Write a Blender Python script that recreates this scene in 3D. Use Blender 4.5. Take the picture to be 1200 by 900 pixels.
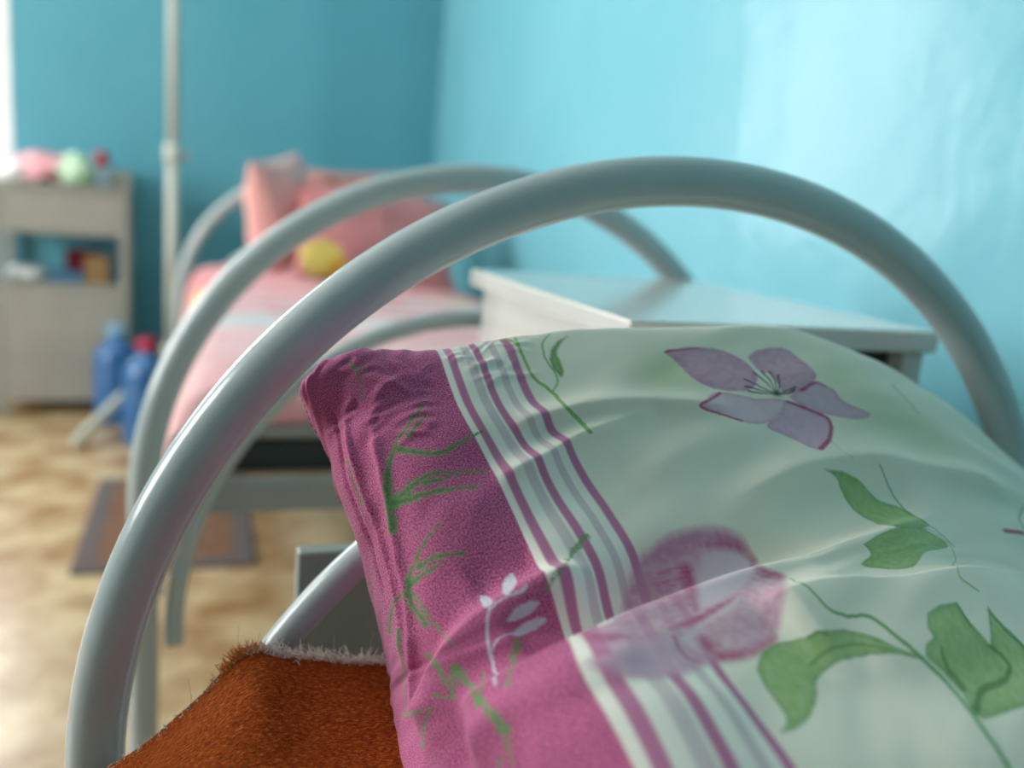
import bpy, math, random
import numpy as np
from mathutils import Matrix, Vector

for o in list(bpy.data.objects): bpy.data.objects.remove(o, do_unlink=True)
S = bpy.context.scene
COL = S.collection
R = math.radians

# ------------------------------------------------------------------ camera
FPX = 1013.2                                             # focal length in pixels of a 1200 x 900 frame
CAM = np.array([0.0, 0.0, 0.8806])
RT = np.array([0.93169688, -0.35266724, 0.08698696])
UP = np.array([-0.00690596, 0.22223579, 0.97496849])
FW = np.array([0.36317107, 0.90897584, -0.20462088])
cd = bpy.data.cameras.new('camera'); cam = bpy.data.objects.new('camera', cd); COL.objects.link(cam)
cam.matrix_world = Matrix([[RT[i], UP[i], -FW[i], CAM[i]] for i in range(3)] + [[0, 0, 0, 1]])
cd.sensor_width = 36; cd.lens = FPX / 1200 * 36
cd.clip_start = 0.01; cd.clip_end = 60
cd.dof.use_dof = True; cd.dof.focus_distance = 0.535; cd.dof.aperture_fstop = 2.5
S.camera = cam

# ------------------------------------------------------------------ light
S.view_settings.view_transform = 'Standard'; S.view_settings.look = 'None'
S.view_settings.gamma = 1; S.view_settings.use_curve_mapping = False
S.view_settings.exposure = -0.1
w = bpy.data.worlds.new('sky'); S.world = w; w.use_nodes = True
w.node_tree.nodes['Background'].inputs[0].default_value = (0.86, 0.94, 1.0, 1)
w.node_tree.nodes['Background'].inputs[1].default_value = 1.0
WX0, WX1, WZ0, WZ1 = -2.05, -0.555, 0.76, 2.35           # window opening in the back wall
YB, XR, XL, YF, ZC = 3.70, 1.03, -2.6, -2.6, 2.75       # room
LY0, LY1 = 1.15, 2.65                                    # second window, in the left wall
def daylight(loc, rot, w_, h_, e):
    ld = bpy.data.lights.new('window_daylight', 'AREA'); lo = bpy.data.objects.new('window_daylight', ld); COL.objects.link(lo)
    ld.shape = 'RECTANGLE'; ld.size = w_; ld.size_y = h_; ld.energy = e; ld.color = (1.0, 0.985, 0.96)
    lo.location = loc; lo.rotation_euler = rot
daylight(((WX0 + WX1) / 2, YB + .32, (WZ0 + WZ1) / 2 + .1), (R(-90), 0, 0), WX1 - WX0 + .3, WZ1 - WZ0 + .3, 105)
daylight((XL - .32, (LY0 + LY1) / 2, (WZ0 + WZ1) / 2 + .1), (R(-90), 0, R(90)), LY1 - LY0 + .3, WZ1 - WZ0 + .3, 195)

# ------------------------------------------------------------------ materials
def lin(r, g, b):
    f = lambda c: (c / 255 / 12.92) if c / 255 <= .04045 else ((c / 255 + .055) / 1.055) ** 2.4
    return (f(r), f(g), f(b), 1)
def mat(name, col, rough=.5, spec=.5, col2=None, nscale=8, bump=0, bscale=40, detail=3, metallic=0, sheen=0, stretch=None):
    m = bpy.data.materials.new(name); m.use_nodes = True
    nt = m.node_tree; b = nt.nodes['Principled BSDF']
    b.inputs['Roughness'].default_value = rough; b.inputs['Specular IOR Level'].default_value = spec
    b.inputs['Metallic'].default_value = metallic
    if sheen: b.inputs['Sheen Weight'].default_value = sheen
    tc = nt.nodes.new('ShaderNodeTexCoord'); mp = nt.nodes.new('ShaderNodeMapping')
    nt.links.new(tc.outputs['Object'], mp.inputs[0])
    if stretch: mp.inputs['Scale'].default_value = stretch
    c2 = col2 or tuple(min(1, c * .9) for c in col[:3]) + (1,)
    n = nt.nodes.new('ShaderNodeTexNoise'); n.inputs['Scale'].default_value = nscale; n.inputs['Detail'].default_value = detail
    rp = nt.nodes.new('ShaderNodeValToRGB'); rp.color_ramp.elements[0].position = .35; rp.color_ramp.elements[1].position = .65
    rp.color_ramp.elements[0].color = c2; rp.color_ramp.elements[1].color = col
    nt.links.new(mp.outputs[0], n.inputs['Vector']); nt.links.new(n.outputs['Fac'], rp.inputs[0]); nt.links.new(rp.outputs[0], b.inputs['Base Color'])
    if bump:
        n2 = nt.nodes.new('ShaderNodeTexNoise'); n2.inputs['Scale'].default_value = bscale; n2.inputs['Detail'].default_value = 4
        bp = nt.nodes.new('ShaderNodeBump'); bp.inputs['Strength'].default_value = bump; bp.inputs['Distance'].default_value = .004
        nt.links.new(mp.outputs[0], n2.inputs['Vector']); nt.links.new(n2.outputs['Fac'], bp.inputs['Height']); nt.links.new(bp.outputs[0], b.inputs['Normal'])
    return m
M = {}
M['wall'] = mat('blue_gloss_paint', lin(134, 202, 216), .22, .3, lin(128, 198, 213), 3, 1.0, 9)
M['wallm'] = mat('blue_paint_shaded', lin(104, 175, 191), .42, .4, lin(99, 171, 187), 3, .15, 6)  # same blue made darker: the back wall's weaker light put into the colour
M['ceil'] = mat('white_ceiling', lin(235, 236, 232), .8, .2)
M['floor'] = mat('brown_lino', lin(214, 190, 150), .27, .6, lin(158, 118, 72), 7, .06, 30, 5)
M['tube'] = mat('grey_white_enamel', lin(188, 199, 199), .2, .5, lin(183, 194, 195), 14, .04, 90)
M['frame'] = mat('grey_white_frame', lin(165, 171, 169), .4, .4)
M['rubber'] = mat('dark_rubber', lin(45, 46, 46), .7, .3)
M['wood'] = mat('white_gloss_wood', lin(214, 212, 206), .14, .5, lin(210, 208, 203), 5)
M['cab'] = mat('offwhite_cabinet', lin(168, 165, 156), .4, .4)
M['door_shaded'] = mat('shaded_door_white', lin(150, 158, 150), .4, .4)  # white door darkened to grey-green, shade of its near face in the colour
M['dark'] = mat('interior_shade', lin(72, 66, 56), .7, .2)  # dark brown that carries the shade inside the cabinet
M['pole'] = mat('cream_enamel', lin(206, 208, 196), .3, .5)
M['mattress'] = mat('dark_grey_ticking', lin(70, 76, 76), .9, .1)
M['pad'] = mat('grey_felt', lin(172, 176, 172), .9, .1)
M['window'] = mat('white_window', lin(240, 240, 238), .35, .4)

# ------------------------------------------------------------------ mesh helpers
def link(name, v, f, m, parent=None, smooth=False, loc=None):
    me = bpy.data.meshes.new(name); me.from_pydata([tuple(map(float, p)) for p in v], [], [tuple(map(int, q)) for q in f]); me.update()
    if m: me.materials.append(M[m] if isinstance(m, str) else m)
    if smooth: me.polygons.foreach_set('use_smooth', [True] * len(me.polygons))
    o = bpy.data.objects.new(name, me); COL.objects.link(o)
    if loc is not None: o.location = loc
    if parent: o.parent = parent
    return o
def empty(name, loc=(0, 0, 0), rz=0):
    o = bpy.data.objects.new(name, None); COL.objects.link(o); o.location = loc; o.rotation_euler = (0, 0, rz); o.empty_display_size = .1
    return o
def tag(o, label=None, cat=None, group=None, kind=None):
    if label: o['label'] = label
    if cat: o['category'] = cat
    if group: o['group'] = group
    if kind: o['kind'] = kind
    return o
def box(name, lo_, hi, m, parent=None, bev=.0, seg=2):
    x0, y0, z0 = lo_; x1, y1, z1 = hi
    v = [(x, y, z) for z in (z0, z1) for y in (y0, y1) for x in (x0, x1)]
    f = [(0, 2, 3, 1), (4, 5, 7, 6), (0, 1, 5, 4), (2, 6, 7, 3), (0, 4, 6, 2), (1, 3, 7, 5)]
    o = link(name, v, f, m, parent)
    if bev:
        b = o.modifiers.new('bevel', 'BEVEL'); b.width = bev; b.segments = seg
        o.data.polygons.foreach_set('use_smooth', [True] * len(o.data.polygons))
        b.harden_normals = True
    return o
def sweep(path, r, n=16, cap=True):
    P = np.asarray(path, float); k = len(P)
    rr = np.broadcast_to(np.asarray(r, float), (k,))
    T = np.gradient(P, axis=0); T /= np.linalg.norm(T, axis=1, keepdims=True)
    a = np.array([0, 1, 0.]) if abs(T[0, 1]) < .9 else np.array([1., 0, 0])
    N = a - T[0] * (a @ T[0]); N /= np.linalg.norm(N)
    V = []
    for i in range(k):
        N = N - T[i] * (N @ T[i]); N /= np.linalg.norm(N); B = np.cross(T[i], N)
        for j in range(n):
            t = 2 * math.pi * j / n; V.append(P[i] + rr[i] * (math.cos(t) * N + math.sin(t) * B))
    F = [(i * n + j, i * n + (j + 1) % n, (i + 1) * n + (j + 1) % n, (i + 1) * n + j) for i in range(k - 1) for j in range(n)]
    if cap: F += [tuple(range(n))[::-1], tuple((k - 1) * n + j for j in range(n))]
    return V, F
def tube(name, path, r, m, parent=None, n=16): return link(name, *sweep(path, r, n), m, parent, True)
def lathe(name, prof, m, parent=None, n=28, loc=None, sx=1, sy=1):
    V = [(p[0] * math.cos(2 * math.pi * j / n) * sx, p[0] * math.sin(2 * math.pi * j / n) * sy, p[1]) for p in prof for j in range(n)]
    F = [(i * n + j, i * n + (j + 1) % n, (i + 1) * n + (j + 1) % n, (i + 1) * n + j) for i in range(len(prof) - 1) for j in range(n)]
    F += [tuple(range(n))[::-1], tuple((len(prof) - 1) * n + j for j in range(n))]
    return link(name, V, F, m, parent, True, loc)
def vnoise(x, y, seed=0):
    rs = np.random.RandomState(seed); G = rs.rand(64, 64)
    xi = np.floor(x).astype(int); yi = np.floor(y).astype(int); fx = x - xi; fy = y - yi
    fx = fx * fx * (3 - 2 * fx); fy = fy * fy * (3 - 2 * fy)
    g = lambda i, j: G[i % 64, j % 64]
    return (g(xi, yi) * (1 - fx) + g(xi + 1, yi) * fx) * (1 - fy) + (g(xi, yi + 1) * (1 - fx) + g(xi + 1, yi + 1) * fx) * fy - .5
def grid_mesh(name, P, m, parent=None, uv=None, col=None, attr=None):
    """P: (rows, cols, 3) array -> one smooth quad mesh"""
    nr, nc = P.shape[:2]
    me = bpy.data.meshes.new(name)
    i = np.arange(nr - 1)[:, None] * nc + np.arange(nc - 1)[None]
    q = np.stack([i, i + 1, i + nc + 1, i + nc], -1).reshape(-1, 4)
    me.vertices.add(nr * nc); me.vertices.foreach_set('co', P.astype(np.float32).ravel())
    me.loops.add(q.size); me.loops.foreach_set('vertex_index', q.ravel().astype(np.int32))
    me.polygons.add(len(q)); me.polygons.foreach_set('loop_start', np.arange(0, q.size, 4, dtype=np.int32))
    me.polygons.foreach_set('use_smooth', np.ones(len(q), bool))
    me.update(calc_edges=True); me.validate()
    if uv is not None:
        l = me.uv_layers.new(name='UVMap'); l.data.foreach_set('uv', uv.reshape(-1, 2)[q.ravel()].astype(np.float32).ravel())
    if col is not None:
        a = me.color_attributes.new('print', 'FLOAT_COLOR', 'POINT'); a.data.foreach_set('color', col.astype(np.float32).ravel())
    if attr is not None:
        for k, d in attr.items():
            a = me.attributes.new(k, 'FLOAT', 'POINT'); a.data.foreach_set('value', d.astype(np.float32).ravel())
    me.materials.append(M[m] if isinstance(m, str) else m)
    o = bpy.data.objects.new(name, me); COL.objects.link(o)
    if parent: o.parent = parent
    return o

# ------------------------------------------------------------------ photo pixel -> direction
def ray(x, y): return FW + (x - 600) / FPX * RT - (y - 450) / FPX * UP
def ony(x, y, Y): d = ray(x, y); return CAM + d * (Y / d[1])
def onz(x, y, z): d = ray(x, y); return CAM + d * ((z - CAM[2]) / d[2])
def pix(P):
    d = np.asarray(P) - CAM; z = d @ FW
    return np.stack([600 + FPX * (d @ RT) / z, 450 - FPX * (d @ UP) / z], -1), z

# ------------------------------------------------------------------ room shell
def struct(o): o['kind'] = 'structure'; return o
T = .14
struct(box('floor', (XL - T, YF - T, -.1), (XR + T, YB + T, 0), 'floor'))
struct(box('ceiling', (XL - T, YF - T, ZC), (XR + T, YB + T, ZC + .1), 'ceil'))
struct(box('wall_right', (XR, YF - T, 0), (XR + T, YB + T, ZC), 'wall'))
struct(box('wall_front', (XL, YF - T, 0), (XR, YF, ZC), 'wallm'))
def wall_with_hole(x0, x1, h0, h1, th):
    """wall in the local x-z plane, opening h0..h1, thickness towards +y"""
    v = []; f = []
    xs = [x0, h0, h1, x1]; zs = [0, WZ0, WZ1, ZC]
    for y in (0, th):
        for z in zs:
            for x in xs: v.append((x, y, z))
    for a in range(3):
        for b in range(3):
            if a == 1 and b == 1: continue
            i = b * 4 + a; f.append((i, i + 1, i + 5, i + 4)); f.append((i + 16, i + 20, i + 21, i + 17))
    for p, q in ((5, 6), (6, 10), (10, 9), (9, 5)): f.append((p, p + 16, q + 16, q))
    return v, f
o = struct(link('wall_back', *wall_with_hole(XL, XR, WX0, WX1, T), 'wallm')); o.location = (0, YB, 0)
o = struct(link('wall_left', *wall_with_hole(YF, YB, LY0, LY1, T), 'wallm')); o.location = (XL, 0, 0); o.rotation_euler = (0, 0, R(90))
struct(box('baseboard_right', (XR - .014, YF, 0), (XR, YB, .07), 'cab', None, .003))
struct(box('baseboard_back', (XL, YB - .014, 0), (XR - .015, YB, .07), 'cab', None, .003))
gl = bpy.data.materials.new('window_glass'); gl.use_nodes = True
nt = gl.node_tree; nt.nodes.clear(); oo = nt.nodes.new('ShaderNodeOutputMaterial'); mx = nt.nodes.new('ShaderNodeMixShader')
tr = nt.nodes.new('ShaderNodeBsdfTransparent'); gs = nt.nodes.new('ShaderNodeBsdfGlossy'); gs.inputs['Roughness'].default_value = .02
mx.inputs[0].default_value = .06; nt.links.new(tr.outputs[0], mx.inputs[1]); nt.links.new(gs.outputs[0], mx.inputs[2]); nt.links.new(mx.outputs[0], oo.inputs[0])
M['glass'] = gl
def window(name, loc, rz, hw):
    win = empty(name, loc, rz); struct(win); ft = .06; a, b, h = .05, .10, WZ1 - WZ0
    bb = lambda n, p, q, m='window', bev=.004: box(n, p, q, m, win, bev)
    bb('window_frame', (-hw, a, 0), (-hw + ft, b, h)); bb('window_frame', (hw - ft, a, 0), (hw, b, h))
    bb('window_frame', (-hw + ft, a, 0), (hw - ft, b, ft)); bb('window_frame', (-hw + ft, a, h - ft), (hw - ft, b, h))
    bb('mullion', (-.04, a, ft), (.04, b, h - ft))
    for s_ in (-1, 1):
        xa, xb = sorted((s_ * .04, s_ * (hw - ft))); bb('pane', (xa, a + .02, ft), (xb, a + .026, h - ft), 'glass', 0)
    bb('window_sill', (-hw - .02, -.13, -.035), (hw + .02, .05, 0))
    bb('reveal', (hw, .0, -.0), (hw + .012, .14, h)); bb('reveal', (-hw - .012, .0, 0), (-hw, .14, h))
window('window_1', ((WX0 + WX1) / 2, YB, WZ0), 0, (WX1 - WX0) / 2 - .012)
window('window_2', (XL, (LY0 + LY1) / 2, WZ0), R(90), (LY1 - LY0) / 2 - .012)

# ------------------------------------------------------------------ beds
AO, ZT, ZS = .44, .9087, .4642        # outer arch half width, top, spring line
AI, ZTI, ZSI = .402, .7188, .283      # inner arch
BL = 1.925
def arch_path(a, zt, zs, zb, y, n=72):
    t = np.linspace(math.pi, 0, n)
    p = [(-a, y, z) for z in np.linspace(zb, zs, 12)[:-1]]
    p += [(a * math.cos(k), y, zs + (zt - zs) * math.sin(k)) for k in t]
    p += [(a, y, z) for z in np.linspace(zs, zb, 12)[1:]]
    return p
def make_bed(x, y, rz, label):
    b = empty('hospital_bed', (x, y, 0), rz); tag(b, label, 'bed', 'tubular steel beds')
    for yy in (0, BL):
        s = 1 if yy == 0 else -1
        tube('end_arch', arch_path(AO, ZT, ZS, .022, yy, 96), .019, 'tube', b, 28)
        tube('inner_arch', arch_path(AI, ZTI, ZSI, .262, yy, 96), .0125, 'tube', b, 24)
        for q in (-1, 1):
            lathe('foot_cap', [(.016, 0), (.022, .002), (.022, .03), (.0195, .034)], 'rubber', b, 20, (q * AO, yy, 0))
            box('weld_lug', (q * .4215 - .006, yy - .006, .335), (q * .4215 + .006, yy + .006, .375), 'tube', b, .001)
        ya, yb_ = sorted((yy + s * .004, yy + s * .03))
        box('end_rail', (-.389, ya, .442), (.389, yb_, .4845), 'frame', b, .003)
    for q in (-1, 1):
        xa, xb = sorted((q * .389, q * .361))
        box('side_rail', (xa, .031, .442), (xb, BL - .031, .4845), 'frame', b, .003)
    for k in range(9):
        yy = .13 + k * (BL - .26) / 8
        box('cross_slat', (-.36, yy - .03, .462), (.36, yy + .03, .472), 'frame', b, .002)
    return b
B1 = (.3899, .5916, 0); B2 = (.4029, 1.1332, -.0269)
make_bed(B1[0], B1[1], math.pi, 'white tubular steel bed whose large arch curves over the floral pillow')
make_bed(B2[0], B2[1], B2[2], 'white tubular steel bed with pink bedding beyond the nearest arch')

def rounded_slab(name, x0, x1, y0, y1, z0, z1, m, parent=None, bev=.03): return box(name, (x0, y0, z0), (x1, y1, z1), m, parent, bev, 4)
# mattress of the near bed (under the orange blanket)
t = empty('bed_mattress', (B1[0], B1[1], .486), math.pi)
tag(t, 'mattress of the nearest bed, hidden under the orange blanket and floral pillow', 'mattress')
rounded_slab('mattress_core', -.385, .385, .035, BL - .035, 0, .05, 'mattress', t, .018)
t = empty('bed_mattress', (B2[0], B2[1], .486), B2[2])
tag(t, 'dark grey mattress showing under the pink bedspread on the far bed', 'mattress')
rounded_slab('mattress_core', -.385, .385, .036, BL - .036, 0, .048, 'mattress', t, .018)
rounded_slab('mattress_topper', -.387, .387, .034, BL - .034, .0485, .076, 'pad', t, .010)

# ------------------------------------------------------------------ pink bedspread
def pink_material(name, base, alt):
    m = bpy.data.materials.new(name); m.use_nodes = True; nt = m.node_tree; b = nt.nodes['Principled BSDF']
    b.inputs['Roughness'].default_value = .85; b.inputs['Specular IOR Level'].default_value = .15; b.inputs['Sheen Weight'].default_value = .25
    a = nt.nodes.new('ShaderNodeAttribute'); a.attribute_name = 'print'
    n = nt.nodes.new('ShaderNodeTexNoise'); n.inputs['Scale'].default_value = 400
    mx = nt.nodes.new('ShaderNodeMix'); mx.data_type = 'RGBA'; mx.blend_type = 'MULTIPLY'; mx.inputs[0].default_value = .15
    nt.links.new(a.outputs['Color'], mx.inputs[6]); nt.links.new(n.outputs['Color'], mx.inputs[7]); nt.links.new(mx.outputs[2], b.inputs['Base Color'])
    return m
M['pink'] = pink_material('pink_cotton', None, None)
PINK = np.array(lin(226, 140, 146)[:3]); PINKL = np.array(lin(236, 184, 184)[:3]); PGREY = np.array(lin(206, 200, 200)[:3]); YEL = np.array(lin(214, 190, 96)[:3]); PRED = np.array(lin(200, 96, 100)[:3])
def bedspread():
    prof = [(-.412, .462), (-.410, .50), (-.404, .55), (-.392, .580), (-.365, .596), (-.30, .603), (-.15, .607), (0, .609), (.15, .607), (.30, .603), (.365, .596), (.392, .58), (.404, .55), (.410, .51)]
    px = np.array(prof); s = np.concatenate([[0], np.cumsum(np.hypot(*np.diff(px, axis=0).T))])
    ss = np.linspace(0, s[-1], 150); X = np.interp(ss, s, px[:, 0]); Z = np.interp(ss, s, px[:, 1])
    k = np.ones(7) / 7; Z[3:-3] = np.convolve(Z, k, 'valid'); X[3:-3] = np.convolve(X, k, 'valid')
    ys = np.concatenate([np.linspace(0, .05, 14), np.linspace(.05, 1.72, 240)[1:]])
    P = np.zeros((len(ys), len(ss), 3))
    for i, y in enumerate(ys):
        dz = .042 * max(0, 1 - y / .045) ** 2
        side = np.clip((.60 - Z) / .06, 0, 1)
        zz = Z - dz * (1 - side)
        hem = .03 * np.sin(y * 4.2) * np.clip((.56 - Z) / .1, 0, 1)
        P[i, :, 0] = X; P[i, :, 1] = .034 + y; P[i, :, 2] = zz + hem
    Y = P[..., 1]; XX = P[..., 0]
    P[..., 2] += .012 * vnoise(Y * 9, XX * 5 + 8, 3) + .008 * vnoise(Y * 22 + XX * 6, XX * 8 + 20, 4)
    P[..., 0] -= np.clip((.56 - P[..., 2]) / .08, 0, 1) * np.where(XX < 0, 1, -1) * (.006 + .008 * vnoise(Y * 16, Y * 0 + 3, 5))
    n1 = vnoise(XX * 9 + 30, Y * 9 + 30, 6)[..., None]; n2 = vnoise(XX * 14 + 11, Y * 16 + 5, 7)[..., None]
    c = np.broadcast_to(PINKL, P.shape).copy()
    far = np.clip((Y - .75) / .1, 0, 1)[..., None]; c = c * (1 - far) + PINK * far
    c = np.where(n1 > .22, PINK * .5 + PINKL * .5, c)
    band = ((Y > .55) & (Y < .70)) | ((Y > .80) & (Y < .88)) | ((Y > .98) & (Y < 1.06))
    c = np.where(band[..., None] & (n2 > -.2), PGREY, c)
    c = np.where((((Y > .70) & (Y < .80)) | ((Y > .88) & (Y < .98)))[..., None] & (n2 > -.1), PRED * .6 + PINK * .4, c)
    c = np.where(((Y > .86) & (Y < 1.3))[..., None] & (n2 > .28), YEL, c)
    col = np.concatenate([c, np.ones(c.shape[:2] + (1,))], -1)
    o = grid_mesh('pink_bedspread', P, 'pink', None, None, col)
    so = o.modifiers.new('thickness', 'SOLIDIFY'); so.thickness = .004; so.offset = 1
    o.location = (B2[0], B2[1], 0); o.rotation_euler = (0, 0, B2[2])
    return tag(o, 'crumpled pink printed bedspread lying over the far bed', 'bedspread')
bedspread()

def cushion(name, wd, ht, th, loc, rot, colf, label, cat='pillow', group=None, seed=1):
    n = 60; s = np.linspace(-1, 1, n); A, B = np.meshgrid(s, s)
    X = wd / 2 * A * (1 - .07 * (1 - B ** 2)); Y = ht / 2 * B * (1 - .07 * (1 - A ** 2))
    t_ = th / 2 * np.clip((1 - A ** 2) * (1 - B ** 2), 0, 1) ** .42
    t_ = t_ * (1 + .35 * vnoise(A * 2.5 + 9, B * 2.5 + 9, seed)) + .006 * vnoise(A * 6 + 9, B * 6 + 9, seed + 1) * ((1 - A ** 2) * (1 - B ** 2))
    F_ = np.stack([X, Y, t_], -1); K = np.stack([X, Y, -t_ * .9], -1)[:, ::-1]
    P = np.concatenate([F_, K], 1)                      # wraps around through the right-hand edge
    c = colf(P[..., 0], P[..., 1]); col = np.concatenate([c, np.ones(c.shape[:2] + (1,))], -1)
    o = grid_mesh(name, P, 'pink', None, None, col)
    o.location = loc; o.rotation_euler = rot
    return tag(o, label, cat, group)
def plain(cc, blot=None):
    def f(x, y):
        c = np.broadcast_to(np.array(cc), x.shape + (3,)).copy()
        if blot is not None:
            for bx_, by_, br, bc in blot:
                d = np.hypot(x - bx_, y - by_) + .02 * vnoise(x * 30 + 40, y * 30 + 40, 9)
                c = np.where((d < br)[..., None], np.array(bc), c)
        return c
    return f
SAL = lin(236, 176, 170)[:3]
cushion('bed_pillow', .30, .345, .19, (.30, 2.80, .785), (R(86), R(-9), R(58)), plain(SAL), 'salmon pillow standing upright against the far head arch', group='pillows on the far bed')
cushion('bed_pillow', .36, .34, .12, (.585, 2.95, .775), (R(80), R(-4), R(-2)), plain(lin(232, 158, 150)[:3], [(-.10, .10, .035, lin(150, 116, 84)[:3])]), 'pale pink pillow at the back, behind the two salmon ones', group='pillows on the far bed')
cushion('bed_pillow', .48, .36, .13, (.56, 2.60, .742), (R(48), R(4), R(-3)), plain(lin(208, 128, 128)[:3], [(-.17, -.13, .055, YEL), (-.12, -.165, .03, lin(206, 160, 60)[:3]), (.1, .02, .025, lin(206, 100, 104)[:3])]), 'dusky pink pillow with a yellow print leaning back in front', group='pillows on the far bed')
bag = cushion('cloth_bag', .16, .28, .09, (.79, 2.93, .715), (R(78), 0, R(-10)), plain(lin(44, 52, 70)[:3], [(.0, .11, .03, lin(214, 110, 120)[:3]), (-.06, .115, .028, lin(196, 186, 90)[:3])]), 'small dark cloth bag with pink and yellow patches by the wall', 'bag')

# ------------------------------------------------------------------ bedside cabinets
def cabinet_left():
    x0, x1, y0, y1 = -.585, -.155, 3.36, 3.67
    c = empty('bedside_cabinet', (x0, y0, 0)); tag(c, 'off-white bedside cabinet with an open shelf standing by the window', 'cabinet')
    W, D = x1 - x0, y1 - y0
    bb = lambda n, a, b, m='cab', bev=.004, p=None: box(n, a, b, m, p or c, bev)
    for px_ in (0, W - .03):
        for py_ in (0, D - .03): bb('post', (px_, py_, .0), (px_ + .03, py_ + .03, .79))
    bb('top_board', (-.004, -.006, .7905), (W + .004, D + .004, .806))
    bb('rim', (W - .006, .0, .8065), (W + .004, D, .868)); bb('rim', (-.004, D - .008, .8065), (W - .007, D + .004, .868))
    dr = bb('drawer', (.031, .002, .64), (W - .031, D - .03, .788))
    bb('shelf', (.002, .004, .452), (W - .002, D - .002, .466))
    bb('lower_body', (.031, .02, .05), (W - .031, D - .005, .4515))
    d = bb('door', (.031, .0, .05), (W - .031, .0195, .450))
    return c
cabinet_left()
def cabinet_right():
    x0, x1, y0, y1, zt = .360, .711, .6435, 1.0827, .792
    c = empty('bedside_cabinet', (x0, y0, 0)); tag(c, 'glossy white bedside cabinet with its door open, between the two beds', 'cabinet')
    W, D = x1 - x0, y1 - y0
    bb = lambda n, a, b, m='wood', bev=.003, p=None: box(n, a, b, m, p or c, bev)
    bb('table_top', (0, 0, zt - .022), (W, D, zt))
    for px_ in (.016, W - .030):
        for py_ in (.012, D - .038): bb('post', (px_, py_, 0), (px_ + .027, py_ + .026, zt - .0225))
    dr = bb('drawer', (.014, .039, .63), (.030, D - .039, zt - .024))
    k = lathe('knob', [(.006, 0), (.007, .008), (.012, .014), (.011, .022), (.004, .025)], 'frame', dr, 16, (.013, D / 2, .70)); k.rotation_euler = (0, R(-90), 0)
    bb('drawer_box', (.031, .055, .63), (W - .031, D - .055, zt - .030), 'dark')  # box coloured dark for the shade under the top
    bb('shade_panel', (.044, .030, .60), (W - .0315, .036, zt - .0235), 'dark')  # dark panel added across the open side, standing in for interior shade
    bb('shelf', (.014, .012, .584), (W - .006, D - .012, .598))
    bb('back_panel', (W - .014, .039, .06), (W - .006, D - .039, .583))
    bb('side_panel', (.044, .018, .06), (W - .032, .028, .583)); bb('side_panel', (.044, D - .028, .06), (W - .032, D - .018, .583))
    bb('bottom_board', (.044, .029, .06), (W - .016, D - .029, .075))
    d = bb('door', (-.262, .052, .07), (.012, .070, .576), 'door_shaded')
    k = lathe('knob', [(.006, 0), (.007, .008), (.012, .014), (.011, .022), (.004, .025)], 'frame', d, 16, (-.22, .071, .36)); k.rotation_euler = (R(-90), 0, 0)
    return c
cabinet_right()

# ------------------------------------------------------------------ things on the left cabinet
def blob(name, loc, sx, sy, sz, m, label, cat, seed=1, crumple=.25, n=28):
    u = np.linspace(0, 2 * math.pi, n + 1); v = np.linspace(0, math.pi, n // 2 + 1)
    U, V_ = np.meshgrid(u, v); k = 1 + crumple * vnoise(np.cos(U) * 2.2 + 20 + V_ * 2, np.sin(U) * 2.2 + 20, seed)
    k[:, -1] = k[:, 0]
    P = np.stack([sx * np.sin(V_) * np.cos(U) * k, sy * np.sin(V_) * np.sin(U) * k, sz * (1 + np.cos(V_) * k)], -1)
    P[..., 2] = np.maximum(P[..., 2], .06 * sz); P[..., 2] -= P[..., 2].min()
    o = grid_mesh(name, P[::-1], m); o.location = loc
    return tag(o, label, cat)
M['pinkbag'] = mat('pink_plastic', lin(240, 170, 178), .4, .4); M['whitebag'] = mat('white_plastic', lin(236, 238, 236), .4, .4)
M['greenbag'] = mat('pale_green_plastic', lin(190, 232, 186), .4, .4, lin(216, 240, 212), 20); M['redcap'] = mat('dark_red_plastic', lin(168, 36, 48), .4, .4)
M['clear'] = mat('pale_blue_plastic', lin(160, 190, 200), .2, .5); M['bluebox'] = mat('blue_card', lin(74, 118, 150), .6, .3)
M['redbox'] = mat('red_card', lin(140, 34, 52), .6, .3); M['brownbox'] = mat('brown_card', lin(150, 120, 80), .7, .3)
TZ = .8065
blob('plastic_bag', (-.425, 3.5, TZ), .085, .06, .048, 'pinkbag', 'crumpled pink plastic bag on top of the left cabinet', 'bag', 2, .8)
blob('folded_cloth', (-.515, 3.52, TZ), .05, .07, .032, 'whitebag', 'white folded cloth at the left end of the cabinet top', 'cloth', 5)
blob('plastic_packet', (-.325, 3.44, TZ), .058, .045, .05, 'greenbag', 'pale green plastic packet between pink bag and red-capped jar', 'packet', 8, 1.0)
j = empty('small_jar', (-.245, 3.45, TZ)); tag(j, 'small clear jar with a dark red lid on the cabinet top', 'jar')
lathe('jar_body', [(.022, 0), (.026, .004), (.026, .055), (.018, .066), (.016, .07)], 'clear', j)
lathe('lid', [(.019, .0705), (.022, .074), (.022, .118), (.016, .124)], 'redcap', j)
SZ = .4665
def carton(name, lo_, hi, m, label): 
    cx, cy = (lo_[0] + hi[0]) / 2, (lo_[1] + hi[1]) / 2
    e = empty(name, (cx, cy, lo_[2])); tag(e, label, 'box')
    hx, hy, h = (hi[0] - lo_[0]) / 2, (hi[1] - lo_[1]) / 2, hi[2] - lo_[2]
    box('carton_body', (-hx, -hy, 0), (hx, hy, h), m, e, .002); box('end_flap', (-hx * .9, -hy - .0015, h * .12), (hx * .9, -hy - .0002, h * .9), m, e, .0004)
blob('folded_towel', (-.49, 3.46, SZ), .065, .07, .026, 'whitebag', 'white folded towel on the open shelf of the left cabinet', 'towel', 6)
carton('card_box', (-.415, 3.40, SZ), (-.305, 3.50, SZ + .038), 'bluebox', 'flat blue box on the open shelf')
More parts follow.
